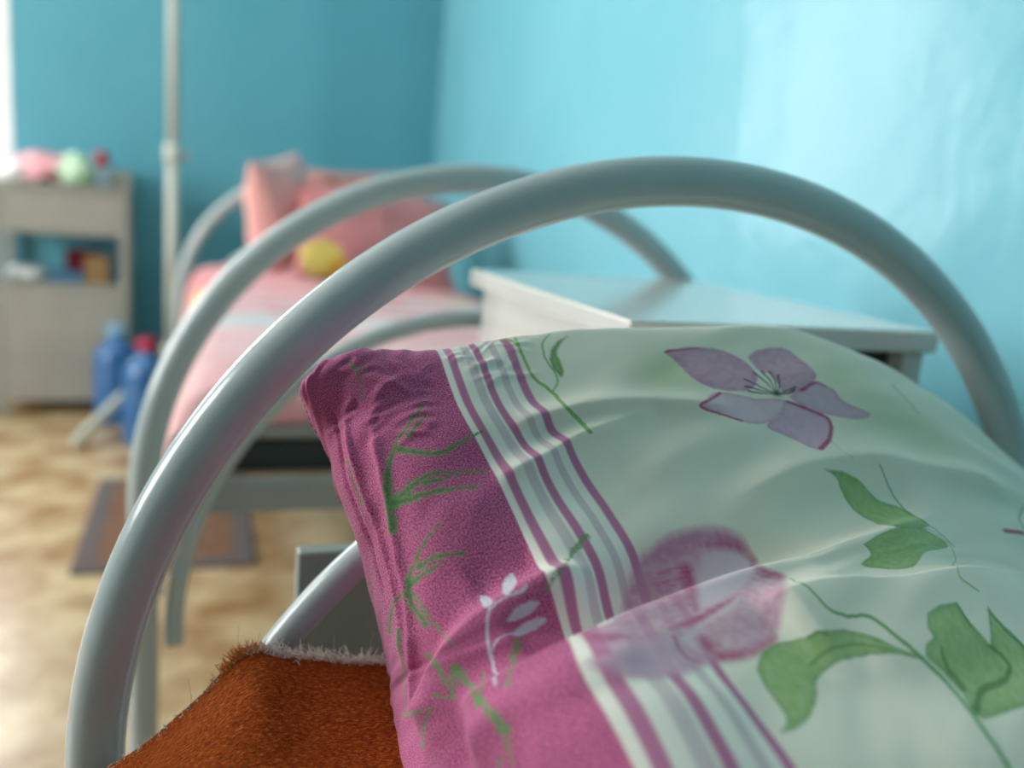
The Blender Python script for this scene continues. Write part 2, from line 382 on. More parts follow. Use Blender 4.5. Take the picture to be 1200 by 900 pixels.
carton('card_box', (-.375, 3.53, SZ), (-.26, 3.61, SZ + .105), 'redbox', 'dark red box at the back of the open shelf')
carton('card_box', (-.30, 3.40, SZ), (-.222, 3.50, SZ + .10), 'brownbox', 'brown box at the right end of the open shelf')

# ------------------------------------------------------------------ water bottles on the floor
M['water'] = mat('blue_plastic', lin(58, 116, 172), .15, .6, lin(48, 100, 160), 12); M['label'] = mat('pale_blue_label', lin(120, 170, 205), .5, .3); M['cap'] = mat('pink_red_cap', lin(190, 50, 84), .4, .4)
M['capb'] = mat('light_blue_cap', lin(140, 190, 214), .4, .4)
def water(loc, cap, label, s=1):
    e = empty('water_bottle', loc); tag(e, label, 'bottle', 'water bottles beside the drip stand')
    pr = [(.06, 0), (.072, .006)]
    for k in range(8): z = .02 + k * .025; pr += [(.075, z), (.075, z + .014), (.071, z + .0195)]
    pr += [(.075, .225), (.07, .25), (.05, .28), (.028, .296), (.024, .30), (.024, .312)]
    lathe('bottle_body', [(a * s, b * s) for a, b in pr], 'water', e)
    lathe('bottle_cap', [(.027 * s, .3125 * s), (.029 * s, .316 * s), (.029 * s, .338 * s), (.024 * s, .342 * s)], cap, e)
    tube('bottle_handle', [(math.cos(a) * .036 * s, 0, (.322 + .03 * math.sin(a)) * s) for a in np.linspace(0, math.pi, 14)], .004, cap, e, 8)
water((-.085, 2.985, 0), 'cap', 'blue water bottle with a pink-red cap, nearer the bed')
water((-.19, 3.265, 0), 'capb', 'blue water bottle with a pale cap, nearer the cabinet')

# ------------------------------------------------------------------ drip stand
def drip_stand():
    x, y = -.012, 3.27
    e = empty('drip_stand', (x, y, 0)); tag(e, 'cream drip stand with splayed legs rising beside the far bed', 'stand')
    tube('lower_pole', [(0, 0, .20), (0, 0, .96)], .021, 'pole', e, 20)
    tube('upper_pole', [(0, 0, .961), (0, 0, 2.15)], .0185, 'pole', e, 20)
    lathe('collar', [(.0215, .91), (.027, .914), (.027, .97), (.0215, .974)], 'pole', e, 20)
    k = lathe('clamp_knob', [(.006, .0), (.006, .014), (.014, .018), (.014, .032), (.01, .035)], 'frame', e, 14, (.025, 0, .942)); k.rotation_euler = (0, R(90), 0)
    lathe('hub', [(.022, .20), (.034, .206), (.034, .276), (.022, .284)], 'pole', e, 20)
    d0 = np.array([-.30 - x, 2.94 - y]); a0 = math.atan2(d0[1], d0[0]); L = np.hypot(*d0)
    for k in range(3):
        a = a0 + k * math.pi * 2 / 3; Lk = L if k == 0 else .33
        u = np.array([math.cos(a), math.sin(a)])
        lg = tube('leg', [(u[0] * q, u[1] * q, z) for q, z in ((.028, .245), (Lk * .5, .138), (Lk * .93, .032))], .0165, 'pole', e, 14)
        c = lathe('foot_cap', [(.014, 0), (.020, .003), (.020, .03), (.014, .034)], 'pole', lg, 14, (u[0] * Lk * .95, u[1] * Lk * .95, 0))
    for s in (-1, 1): tube('hook', [(0, 0, 2.10), (s * .06, 0, 2.13), (s * .12, 0, 2.13), (s * .14, 0, 2.16)], .005, 'pole', e, 8)
drip_stand()

# ------------------------------------------------------------------ rug
M['rug'] = mat('brown_rug', lin(140, 108, 86), .95, .1, lin(122, 92, 76), 40, .5, 300); M['rugb'] = mat('grey_rug_border', lin(112, 104, 104), .95, .1, None, 30, .4, 300)
rg = empty('floor_rug', (0, 2.28, 0)); rg.rotation_euler = (0, 0, R(-1.5)); tag(rg, 'small brown rug with a grey border beside and under the far bed', 'rug')
rx0, rx1, ry0, ry1, bw = -.205, .185, -.32, .32, .045
box('rug_field', (rx0 + bw, ry0 + bw, .001), (rx1 - bw, ry1 - bw, .007), 'rug', rg, .001)
for a, b in (((rx0, ry0), (rx1, ry0 + bw)), ((rx0, ry1 - bw), (rx1, ry1)), ((rx0, ry0 + bw), (rx0 + bw, ry1 - bw)), ((rx1 - bw, ry0 + bw), (rx1, ry1 - bw))):
    box('rug_border', (*a, .001), (*b, .008), 'rugb', rg, .001)

# ------------------------------------------------------------------ small wall hook above the far bed
hk = empty('wall_hook', (XR, 2.95, .95)); tag(hk, 'tiny white hook on the blue wall just above the middle arch', 'hook')
box('hook_plate', (-.006, -.02, -.02), (-.0003, .02, .02), 'window', hk, .002)
tube('hook_arm', [(-.006, 0, .0), (-.03, 0, -.012), (-.04, 0, .0), (-.04, 0, .015)], .006, 'window', hk, 10)

# ------------------------------------------------------------------ orange blanket on the near bed
def blanket_material():
    m = bpy.data.materials.new('orange_wool'); m.use_nodes = True; nt = m.node_tree; b = nt.nodes['Principled BSDF']
    b.inputs['Roughness'].default_value = .9; b.inputs['Specular IOR Level'].default_value = .08; b.inputs['Sheen Weight'].default_value = .12
    b.inputs['Sheen Tint'].default_value = lin(255, 170, 90)
    tc = nt.nodes.new('ShaderNodeTexCoord'); mp = nt.nodes.new('ShaderNodeMapping'); mp.inputs['Rotation'].default_value = (0, 0, R(35)); mp.inputs['Scale'].default_value = (1, 2.2, 1)
    nt.links.new(tc.outputs['Object'], mp.inputs[0])
    n = nt.nodes.new('ShaderNodeTexNoise'); n.inputs['Scale'].default_value = 300; n.inputs['Detail'].default_value = 5; n.inputs['Roughness'].default_value = .75
    r = nt.nodes.new('ShaderNodeValToRGB'); e = r.color_ramp.elements
    e[0].position = .36; e[0].color = lin(104, 34, 8); e[1].position = .55; e[1].color = lin(182, 80, 20)
    x = e.new(.70); x.color = lin(232, 144, 74)
    nt.links.new(mp.outputs[0], n.inputs['Vector']); nt.links.new(n.outputs['Fac'], r.inputs[0]); nt.links.new(r.outputs[0], b.inputs['Base Color'])
    bp = nt.nodes.new('ShaderNodeBump'); bp.inputs['Strength'].default_value = 1.0; bp.inputs['Distance'].default_value = .003
    nt.links.new(n.outputs['Fac'], bp.inputs['Height']); nt.links.new(bp.outputs[0], b.inputs['Normal'])
    return m
M['wool'] = blanket_material()
ex = np.array([-.12, -.085, -.06, -.037, -.012, .009, .025, .038, .046, .056, .070, .098, .153, .20, .30, .80, .83, .87, .90])
ez = np.array([.430, .464, .484, .500, .514, .533, .550, .566, .574, .573, .565, .558, .549, .548, .548, .548, .54, .50, .45])
def bl_z(x, y):
    zz = np.interp(x, ex, ez)
    f = np.interp(x, [-.12, -.085, -.05, -.02, .02, .80, .83, .87, .90], [.43, .464, .50, .53, .546, .546, .54, .50, .45])
    t = np.clip((y - .43) / .12, 0, 1); t = t * t * (3 - 2 * t)
    return f * (1 - t) + zz * t
def blanket():
    xs = np.concatenate([np.linspace(-.12, .20, 190), np.linspace(.205, .90, 90)]); ys = np.concatenate([np.linspace(-1.1, .2, 60), np.linspace(.21, .552, 190)])
    X, Y = np.meshgrid(xs, ys); Z = bl_z(X, Y)
    k = np.hanning(27)[1:-1]; k /= k.sum()
    Zp = np.pad(Z, ((0, 0), (12, 12)), mode='edge'); Z = np.stack([np.convolve(q, k, 'valid') for q in Zp])
    Z += .0035 * vnoise(X * 14 + 12, Y * 14 + 30, 11) + .0012 * vnoise(X * 60 + 12, Y * 60 + 90, 12)
    P = np.stack([X, Y + .004 * vnoise(X * 30 + 9, X * 0 + 3, 13) * np.clip((Y - .5) / .05, 0, 1), Z], -1)
    e = empty('wool_blanket', (0, 0, .5)); tag(e, 'orange wool blanket with a frayed white edge under the floral pillow', 'blanket')
    P[..., 2] -= .5
    o = grid_mesh('blanket_sheet', P, 'wool', e); so = o.modifiers.new('thickness', 'SOLIDIFY'); so.thickness = .0035; so.offset = -1
    # frayed edge: short bent threads
    rnd = random.Random(4); V = []; F = []
    edge = P[-1]
    def strand(p, d, L, r, bend):
        pts = []; q = np.array(p, float); d = np.array(d, float); d /= np.linalg.norm(d)
        for i in range(5):
            pts.append(q.copy()); q = q + d * L / 4; d = d + np.array(bend) * .35; d /= np.linalg.norm(d)
        v, f = sweep(pts, [r, r, r * .9, r * .8, r * .5], 4, False); b = len(V); V.extend(v); F.extend([tuple(i + b for i in a) for a in f])
    for i in range(1700):
        x = rnd.uniform(-.075, .20)
        p = np.array([np.interp(x, edge[:, 0], edge[:, k]) for k in range(3)])
        fl = 1.15 if x > .048 else .3
        if x < .044 and rnd.random() < .6: continue
        p += np.array([0, rnd.uniform(-.006, .001), rnd.uniform(-.002, .0005)])
        strand(p, (rnd.uniform(-1, 1), rnd.uniform(-.3, .9), rnd.uniform(-.1, 1.0)), rnd.uniform(.003, .011) * fl, rnd.uniform(.0002, .00042), (rnd.uniform(-1.8, 1.8), rnd.uniform(-1.2, 1.2), rnd.uniform(-1.6, .7)))
    for x in (.012, .105, .04, .13): 
        p = np.array([np.interp(x, edge[:, 0], edge[:, k]) for k in range(3)])
        strand(p, (rnd.uniform(-.15, .15), 0, 1), rnd.uniform(.014, .024), .00016, (rnd.uniform(-.2, .2), 0, 0))
    M['fray'] = mat('cream_thread', lin(238, 230, 218), .9, .1)
    fr = link('frayed_edge', V, F, 'fray', e, True); fr['kind'] = 'stuff'; fr['label'] = 'frayed white threads along the cut edge'
    V.clear(); F.clear()
    for i in range(260):                                   # a few orange threads at the raised corner
        x = rnd.gauss(.043, .006)
        p = np.array([np.interp(x, edge[:, 0], edge[:, k]) for k in range(3)]) + np.array([0, rnd.uniform(-.006, 0), rnd.uniform(-.001, .001)])
        strand(p, (rnd.uniform(-1, 1), rnd.uniform(-.2, .6), rnd.uniform(.1, 1)), rnd.uniform(.003, .009), rnd.uniform(.0002, .0004), (rnd.uniform(-.8, .8), rnd.uniform(-.8, .8), rnd.uniform(-.6, .5)))
    M['frayo'] = mat('orange_thread', lin(226, 140, 70), .9, .1)
    fo = link('frayed_corner', V, F, 'frayo', e, True); fo['kind'] = 'stuff'; fo['label'] = 'loose orange threads at the raised corner'
blanket()

# ------------------------------------------------------------------ the floral pillow
CX = np.array([-.2, .05, .159, .229, .351, .48, .607, .70, .80, 1.0]); CZ = np.array([.70, .768, .784, .796, .806, .797, .754, .697, .62, .5])
def top_z(x, y):
    dy = .55 - y
    return np.interp(x, CX, CZ) - np.interp(dy, [-.1, 0, .02, .05, .1, .15, .2, .25, .3, .4, .6], [0, 0, .004, .023, .078, .120, .134, .140, .147, .170, .23])
def hit(px_, py_):
    d = ray(px_, py_); f = lambda Y: (CAM + d * (Y / d[1]))
    ys = np.linspace(.08, .56, 400); last = .08
    for Y in ys:
        p = f(Y)
        if p[2] < top_z(p[0], p[1]): break
        last = Y
    return f(last)
ctl = {
 0: [(365, 458, .556), (385, 525, .557), (412, 605, .556), (440, 685, .555), (456, 755, .548), (465, 825, .52), (470, 900, .47), (478, 1000, .42)],
 1: [(412, 411, .540), (440, 480, .512), (465, 560, .482), (488, 640, .458), (508, 720, .437), (530, 800, .412), (560, 885, .375), (600, 990, .33)],
 2: [(508, 410, .545), (538, 478), (574, 545), (606, 610), (640, 686), (672, 770), (706, 836), (760, 930)],
 3: [(588, 398, .548), (630, 470), (672, 530), (712, 592), (752, 660), (800, 745), (852, 822), (940, 920)],
 4: [(740, 385, .55), (760, 445), (790, 505), (825, 570), (870, 640), (920, 730), (975, 815), (1060, 925)],
 5: [(900, 385, .552), (905, 430), (925, 490), (950, 550), (990, 620), (1040, 700), (1090, 790), (1170, 900)],
 6: [(1050, 442, .548), (1050, 465), (1060, 510), (1080, 555), (1110, 610), (1150, 675), (1200, 750), (1270, 850)],
 7: [(1200, 556, .53), (1205, 565), (1215, 595), (1230, 635), (1250, 680), (1280, 735), (1320, 800), (1380, 880)],
 8: [(1300, 640, .505), (1310, 665), (1320, 692), (1335, 725), (1355, 765), (1380, 815), (1420, 870), (1480, 940)]}
G = np.zeros((8, 9, 3))
for c_, pts in ctl.items():
    for r_, p in enumerate(pts): G[r_, c_] = ony(*p) if len(p) == 3 else hit(*p)
def extend(G):
    top = G[0]; b1 = top + [0, .016, -.012]; b2 = top.copy(); b2[:, 1] = .572; b2[:, 2] -= .075; b3 = top.copy(); b3[:, 1] = .565; b3[:, 2] = .558
    e1 = G[-1] + [0, -.05, -.05]; e1[:, 2] = np.maximum(e1[:, 2], .558); e2 = e1 + [0, .02, -.02]; e2[:, 2] = .553
    G = np.concatenate([b3[None], b2[None], b1[None], G, e1[None], e2[None]])
    fall = np.array([1, .55, .25, .1, 0, 0, 0, 0, 0])
    for i_, sh in ((0, .11), (1, .075), (2, .014)): G[i_, :, 0] += sh * fall
    l = G[:, 0]; l1 = l + [.014, .016, -.004]; l2 = l + [.07, .03, -.02]; l1[:, 1] = np.minimum(l1[:, 1], .574); l2[:, 1] = np.minimum(l2[:, 1], .574)
    r = G[:, -1] + [.02, 0, -.06]; r[:, 2] = np.maximum(r[:, 2], .553)
    return np.concatenate([l2[:, None], l1[:, None], G, r[:, None]], 1)
GX = extend(G)                                            # 13 rows x 12 columns
def interp_axis(A, counts):
    """smooth cubic through the control rows of A, counts[i] samples in interval i; returns samples and parameter"""
    n = len(A); d = np.linalg.norm(np.diff(A, axis=0), axis=-1).reshape(n - 1, -1).mean(1); k = np.concatenate([[0], np.cumsum(d)])
    m = np.zeros_like(A)
    sl = np.diff(A, axis=0) / d.reshape((-1,) + (1,) * (A.ndim - 1))
    m[0] = sl[0]; m[-1] = sl[-1]
    for i in range(1, n - 1): m[i] = (sl[i - 1] * d[i] + sl[i] * d[i - 1]) / (d[i - 1] + d[i])
    out = []; par = []
    for i in range(n - 1):
        t = np.linspace(0, 1, counts[i] + 1)[:(None if i == n - 2 else -1)]
        T_ = t.reshape((-1,) + (1,) * (A.ndim - 1)); t2 = T_ * T_; t3 = t2 * T_
        out.append((2 * t3 - 3 * t2 + 1) * A[i] + (t3 - 2 * t2 + T_) * d[i] * m[i] + (-2 * t3 + 3 * t2) * A[i + 1] + (t3 - t2) * d[i] * m[i + 1])
        par.append(k[i] + t * d[i])
    return np.concatenate(out), np.concatenate(par), k
rows, vpar, vk = interp_axis(GX, [4, 8, 14] + [74, 78, 78, 80, 84, 84, 60] + [14, 6])
colsT, upar, uk = interp_axis(rows.transpose(1, 0, 2), [8, 16] + [80, 110, 100, 130, 130, 130, 90, 30] + [14])
PB = colsT.transpose(1, 0, 2)                             # rows x cols x 3
NR, NC = PB.shape[:2]
UU, VV = np.meshgrid(upar, vpar)
def normals(P):
    a = np.gradient(P, axis=0); b = np.gradient(P, axis=1); n = np.cross(a, b); n /= np.linalg.norm(n, axis=-1, keepdims=True) + 1e-12
    return n
NB = normals(PB)
if NB[NR // 2, NC // 2] @ (CAM - PB[NR // 2, NC // 2]) < 0: NB = -NB
LK = []
def index_cloth(P):
    q, z = pix(P); n_ = normals(P)
    if n_[NR // 2, NC // 2] @ (CAM - P[NR // 2, NC // 2]) < 0: n_ = -n_
    ok = (n_ * (CAM - P)).sum(-1) > 0; ok[:17] = False; ok &= (q[..., 0] < 1330) & (q[..., 1] < 1010); k = np.flatnonzero(ok)
    LK[:] = [q[..., 0].ravel()[k].astype(np.float32), q[..., 1].ravel()[k].astype(np.float32), (300 * z.ravel()[k]).astype(np.float32), k]
index_cloth(PB)
def lookup(pts):
    """photo pixels -> indices of the cloth point seen there"""
    out = []
    for x, y in pts:
        d = (LK[0] - x) ** 2 + (LK[1] - y) ** 2 + LK[2]
        out.append(np.unravel_index(LK[3][np.argmin(d)], (NR, NC)))
    return out
def seg_dist(P, a, b):
    ab = b - a; t = np.clip(((P - a) @ ab) / (ab @ ab + 1e-12), 0, 1)
    return np.linalg.norm(P - a - t[..., None] * ab, axis=-1), t
def smooth_line(p, n=6):
    p = np.asarray(p, float)
    if len(p) < 3: return p
    q = np.concatenate([[2 * p[0] - p[1]], p, [2 * p[-1] - p[-2]]]); o = []
    for i in range(1, len(q) - 2):
        for t in np.linspace(0, 1, n, endpoint=False):
            o.append(.5 * (2 * q[i] + (q[i + 1] - q[i - 1]) * t + (2 * q[i - 1] - 5 * q[i] + 4 * q[i + 1] - q[i + 2]) * t * t + (3 * q[i] - q[i - 1] - 3 * q[i + 1] + q[i + 2]) * t ** 3))
    o.append(p[-1]); return np.array(o)
H = np.zeros((NR, NC)); UVW = np.stack([UU, VV], -1)
def window_of(q, pad):
    j0 = np.searchsorted(upar, q[:, 0].min() - pad); j1 = np.searchsorted(upar, q[:, 0].max() + pad) + 1
    i0 = np.searchsorted(vpar, q[:, 1].min() - pad); i1 = np.searchsorted(vpar, q[:, 1].max() + pad) + 1
    return slice(max(i0, 0), i1), slice(max(j0, 0), j1)
def fold(pts, amp, wid, taper=.25, sharp=1.0, near=None):
    idx = lookup(smooth_line(pts, 4)); L = np.array([PB[i] for i in idx]); keep = [0] + [i for i in range(1, len(L)) if np.linalg.norm(L[i] - L[i - 1]) > 1e-4]; L = L[keep]
    Q = np.array([(upar[j], vpar[i]) for i, j in idx])[keep]; n = len(L) - 1
    sl = window_of(Q, 3.2 * max(wid, near or 0) + .006); W3 = PB[sl]; WQ = UVW[sl]
    best = np.full(W3.shape[:2], 9.); par = np.zeros(W3.shape[:2]); side = np.zeros(W3.shape[:2]); bq = best.copy()
    for i in range(n):
        d, t = seg_dist(W3, L[i], L[i + 1]); b = d < best; best[b] = d[b]; par[b] = ((i + t) / n)[b]
        if near:
            d, t = seg_dist(WQ, Q[i], Q[i + 1]); b = d < bq; bq[b] = d[b]; e = Q[i + 1] - Q[i]
            side[b] = (e[0] * (WQ[..., 1] - Q[i][1]) - e[1] * (WQ[..., 0] - Q[i][0]))[b]
    tp = np.clip(np.minimum(par, 1 - par) / taper, 0, 1); tp = tp * tp * (3 - 2 * tp)
    wd = np.where(side > 0, near, wid) if near else wid   # lip: gentle on the near side, steep behind
    H[sl] += amp * tp * np.exp(-(best / wd) ** (2 * sharp))
fold([(540, 838), (600, 812), (677, 778), (750, 742), (862, 699), (921, 677), (1011, 643), (1110, 600)], .020, .008, .12, 1.0, .08)
fold([(590, 775), (690, 728), (800, 683), (880, 648), (960, 620)], -.012, .018)
fold([(880, 752), (950, 730), (1090, 710), (1240, 668)], .011, .009, .2, 1.0, .035)
fold([(940, 700), (1050, 678), (1160, 640)], -.005, .014)
fold([(830, 600), (908, 562), (967, 543), (1025, 537), (1075, 549), (1138, 562), (1210, 600)], .009, .013, .2, .8)
fold([(880, 612), (1000, 588), (1100, 590)], -.004, .014)
fold([(570, 566), (640, 533), (690, 505), (770, 478)], .006, .008, .2, .8)
fold([(590, 500), (640, 487), (702, 474), (790, 471), (880, 484)], .006, .008, .2, .8)
fold([(600, 522), (680, 492), (760, 488)], -.003, .008)
fold([(720, 560), (820, 520), (920, 500)], .003, .016)
fold([(488, 872), (515, 800), (545, 748), (590, 710), (640, 685), (700, 672)], .014, .007, .15, 1.0, .026)
fold([(548, 700), (590, 672), (640, 655)], -.004, .014)
fold([(600, 760), (640, 735), (690, 712)], -.004, .012)
fold([(478, 850), (486, 760), (480, 700), (462, 620), (448, 550), (432, 480)], .0045, .0042, .15, .8)
fold([(398, 470), (420, 550), (448, 640), (468, 715), (474, 790)], .0035, .0028, .15, .8)
fold([(384, 470), (402, 545), (428, 625), (452, 710)], -.002, .002, .15)
fold([(560, 900), (610, 850), (690, 822), (760, 800)], .004, .012, .2)
fold([(640, 900), (690, 870), (800, 850), (900, 850)], .003, .016, .2)
fold([(1000, 800), (1100, 770), (1220, 760)], .003, .016, .2)
for a, b in (((420, 440), (500, 470)), ((430, 470), (480, 440)), ((455, 500), (520, 480)), ((450, 420), (490, 455)), ((520, 420), (570, 440)), ((540, 440), (600, 425)), ((560, 455), (620, 440))):
    m_ = ((a[0] + b[0]) / 2, (a[1] + b[1]) / 2 - 6); fold([a, m_, b], .0016, .0026, .4)
rc = random.Random(9)
for k in range(26):
    x, y = rc.uniform(400, 510), rc.uniform(425, 520); a = rc.uniform(-.9, .3); l = rc.uniform(14, 34)
    fold([(x - l * math.cos(a), y - l * math.sin(a)), (x, y - 3), (x + l * math.cos(a), y + l * math.sin(a))], rc.choice([.0011, .0014, -.0011]), rc.uniform(.0018, .0032), .45)
for k in range(12):
    x, y = rc.uniform(525, 620), rc.uniform(405, 445); a = rc.uniform(-.8, .2); l = rc.uniform(10, 24)
    fold([(x - l * math.cos(a), y - l * math.sin(a)), (x, y - 2), (x + l * math.cos(a), y + l * math.sin(a))], .001, rc.uniform(.0016, .0026), .45)
# puckers along the hem and soft crumpling
hem = np.exp(-((UU - uk[2]) / .022) ** 2)
H += hem * (.006 * vnoise(VV * 70 + UU * 60, UU * 25 + 4, 21) + .0018 * vnoise(VV * 160 + UU * 90, UU * 50 + 4, 22))
pu = np.clip((uk[4] - UU) / .08, 0, 1)
H += .004 * vnoise(UU * 22 + 5, VV * 26 + UU * 14, 23) * np.clip((vk[9] - VV) / .12, .3, 1) + .0045 * vnoise(UU * 9 + 3, VV * 44 + UU * 16, 26) * (1 - .5 * pu) * np.clip((vk[9] - VV) / .12, .15, 1) + .0012 * vnoise(UU * 60 + 5, VV * 75 + UU * 30, 24) * (.35 + pu)
topc = np.exp(-((VV - vk[3]) / .03) ** 2) * np.clip((uk[6] - UU) / .12, 0, 1)
H += topc * (.002 * vnoise(UU * 120 + VV * 50, VV * 90, 25))
PF = PB + NB * H[..., None]
index_cloth(PF)

# --- the print, painted on the cloth in its own coordinates (UU, VV in metres)
base = np.array(lin(238, 234, 217)[:3]); C3 = np.broadcast_to(base, (NR, NC, 3)).copy()
ROSE = np.array(lin(188, 92, 136)[:3]); STRP = np.array(lin(196, 124, 160)[:3]); FAINT = np.array(lin(208, 190, 194)[:3]); WHT = np.array(lin(244, 242, 234)[:3])
MAUVE = np.array(lin(208, 158, 182)[:3]); MAG = np.array(lin(176, 42, 104)[:3]); PALE = np.array(lin(222, 206, 214)[:3]); GRN = np.array(lin(154, 188, 118)[:3]); DGRN = np.array(lin(78, 124, 68)[:3]); LGRN = np.array(lin(170, 206, 150)[:3]); INK = np.array(lin(36, 56, 50)[:3]); YG = np.array(lin(206, 216, 168)[:3])
def uvs(pts): return np.array([(upar[j], vpar[i]) for i, j in lookup(pts)])
def blend(mask, col):
    C3[:] = C3 * (1 - mask[..., None]) + np.asarray(col) * mask[..., None]
def poly(pts, col, edge=None, edge_w=.004, soft=.0007, amt=1.0, smooth=True, mottled=.0):
    p = list(pts)
    if smooth:
        q_ = smooth_line(p + [p[0]], 4)[:-1]
    else: q_ = np.array(p, float)
    q = uvs(q_); sl = window_of(q, .012); W = UVW[sl]
    x, y = W[..., 0], W[..., 1]; ins = np.zeros(x.shape, bool); dd = np.full(x.shape, 9.)
    n = len(q)
    for i in range(n):
        a, b = q[i], q[(i + 1) % n]
        if np.allclose(a, b): continue
        c = ((a[1] > y) != (b[1] > y)) & (x < (b[0] - a[0]) * (y - a[1]) / (b[1] - a[1] + 1e-15) + a[0]); ins ^= c
        dd = np.minimum(dd, seg_dist(W, a, b)[0])
    sd = np.where(ins, dd, -dd); k = np.clip(sd / soft * .5 + .5, 0, 1) * amt
    if mottled: k = k * (1 - mottled * (vnoise(x * 300, y * 300, 31) + .5))
    cc = np.broadcast_to(np.asarray(col), x.shape + (3,)).copy()
    if edge is not None:
        e = np.exp(-(np.maximum(sd, 0) / edge_w) ** 1.3)[..., None] * (.75 + .5 * vnoise(x * 500, y * 500, 32))[..., None]; cc = cc * (1 - np.clip(e, 0, 1)) + np.asarray(edge) * np.clip(e, 0, 1)
    C3[sl] = C3[sl] * (1 - k[..., None]) + cc * k[..., None]
def line(pts, col, w0=.0008, w1=None, amt=1.0, soft=.0006, rough=0):
    w1 = w0 if w1 is None else w1
    q = uvs(smooth_line(pts, 5)); sl = window_of(q, .012); W = UVW[sl]; n = len(q) - 1
    best = np.full(W.shape[:2], 9.)
    for i in range(n):
        d, t = seg_dist(W, q[i], q[i + 1]); best = np.minimum(best, d - (w0 + (w1 - w0) * (i + t) / n))
    if rough: best = best + rough * vnoise(W[..., 0] * 700, W[..., 1] * 700, 33)
    k = np.clip(.5 - best / soft, 0, 1) * amt
    C3[sl] = C3[sl] * (1 - k[..., None]) + np.asarray(col) * k[..., None]
def spot(p, ru, rv, col, amt):
    c = uvs([p])[0]; k = amt * np.exp(-((UU - c[0]) / ru) ** 2 - ((VV - c[1]) / rv) ** 2); blend(k, col)
def T1(p): return [(700 + x / 2.4, 370 + y / 2.4) for x, y in p]        # readings from enlarged crops of the photograph
def T2(p): return [(660 + x / 2.2222, 580 + y / 2.2222) for x, y in p]
def T6(p): return [(340 + x / 2.5, 380 + y / 2.5) for x, y in p]
def T7(p): return [(500 + x / 3.46, 360 + y / 3.46) for x, y in p]
def T8(p): return [(400 + x / 3, 600 + y / 3) for x, y in p]
# yellow-green washes
for p, a, b, k in ((T1([(190, 160)])[0], .022, .02, .75), (T1([(860, 300)])[0], .06, .03, .6), (T1([(690, 165)])[0], .03, .016, .5), (T1([(560, 80)])[0], .05, .01, .25)): spot(p, a, b, YG, k)
# stripes and the rose border panel
ub, ul = uk[4], uk[5]; F_ = (UU - ub) / (ul - ub); es = .012
def band(a, b, col, amt=1):
    k = np.clip((F_ - a) / es * .5 + .5, 0, 1) * np.clip((b - F_) / es * .5 + .5, 0, 1) * amt; blend(k, col)
band(0, 1.0, WHT, .7); band(.09, .20, STRP); band(.33, .45, FAINT, .75); band(.485, .585, STRP); band(.71, .80, FAINT, .8); band(.90, 1.0, STRP)
ros = np.clip((ub - UU) / .0006 * .5 + .5, 0, 1); blend(ros, ROSE)
# stems and leaf near the top edge
line(T7([(270, 132), (320, 126), (365, 150)]), GRN, .0014, .0008)
line(T7([(358, 120), (400, 220), (440, 290), (510, 345), (570, 410), (625, 465), (662, 505)]), GRN, .0009, .0016)
line(T7([(500, 108), (470, 145), (482, 205), (530, 290), (510, 345)]), GRN, .0006)
poly(T7([(572, 115), (520, 150), (500, 200), (512, 245), (545, 282), (555, 260), (540, 220), (527, 180), (545, 145)]), GRN, DGRN, .002, .0008)
# upper flower
poly(T1([(190, 100), (260, 88), (340, 95), (400, 120), (448, 162), (440, 200), (400, 212), (330, 205), (270, 175), (230, 138)]), MAUVE, np.array(lin(190, 128, 170)[:3]), .004, mottled=.25)
line(T1([(192, 101), (235, 96), (285, 92)]), MAG, .0012, .0004, .8)
poly(T1([(424, 116), (450, 96), (520, 90), (570, 120), (610, 155), (612, 182), (565, 215), (525, 218), (495, 170), (450, 150)]), MAUVE, np.array(lin(200, 140, 178)[:3]), .004, mottled=.25)
poly(T1([(538, 228), (580, 205), (612, 186), (660, 205), (700, 245), (766, 274), (742, 290), (680, 284), (600, 265)]), np.array(lin(214, 178, 198)[:3]), np.array(lin(204, 128, 164)[:3]), .0022, mottled=.2)
line(T1([(575, 210), (612, 188), (645, 200)]), MAG, .0016, .0006, .8)
poly(T1([(525, 236), (565, 246), (610, 268), (655, 292), (655, 345), (626, 378), (560, 350), (478, 312), (512, 280)]), np.array(lin(216, 176, 198)[:3]), np.array(lin(204, 128, 164)[:3]), .002, mottled=.2)
line(T1([(535, 242), (590, 262), (652, 294), (654, 345), (628, 374)]), MAG, .0012, .0018, .8, rough=.0006)
poly(T1([(288, 254), (332, 216), (385, 220), (440, 232), (522, 236), (522, 268), (480, 300), (420, 300), (345, 276)]), np.array(lin(222, 192, 206)[:3]), np.array(lin(204, 128, 164)[:3]), .0018, mottled=.2)
line(T1([(345, 218), (318, 236), (290, 254), (345, 276), (410, 296)]), MAG, .0013, .0007, .8, rough=.0005)
for q in ([(505, 220), (470, 205), (415, 178)], [(505, 220), (470, 212), (418, 198)], [(505, 220), (470, 218), (425, 212)], [(505, 220), (478, 190), (440, 160)], [(505, 220), (488, 185), (462, 155)], [(507, 220), (500, 185), (486, 158)], [(507, 220), (512, 195), (508, 168)], [(508, 222), (530, 212), (558, 200)], [(508, 222), (535, 218), (556, 208)]):
    line(T1(q), INK, .0002, .0009, .85)
spot(T1([(506, 218)])[0], .004, .003, INK, .9)
line(T1([(655, 345), (690, 380), (720, 398)]), GRN, .0004, .0003, .6); line(T1([(830, 195), (870, 235), (905, 275)]), np.array(lin(130, 160, 150)[:3]), .0012, .0008, .6); line(T1([(740, 105), (790, 150)]), GRN, .001, .0006, .3)
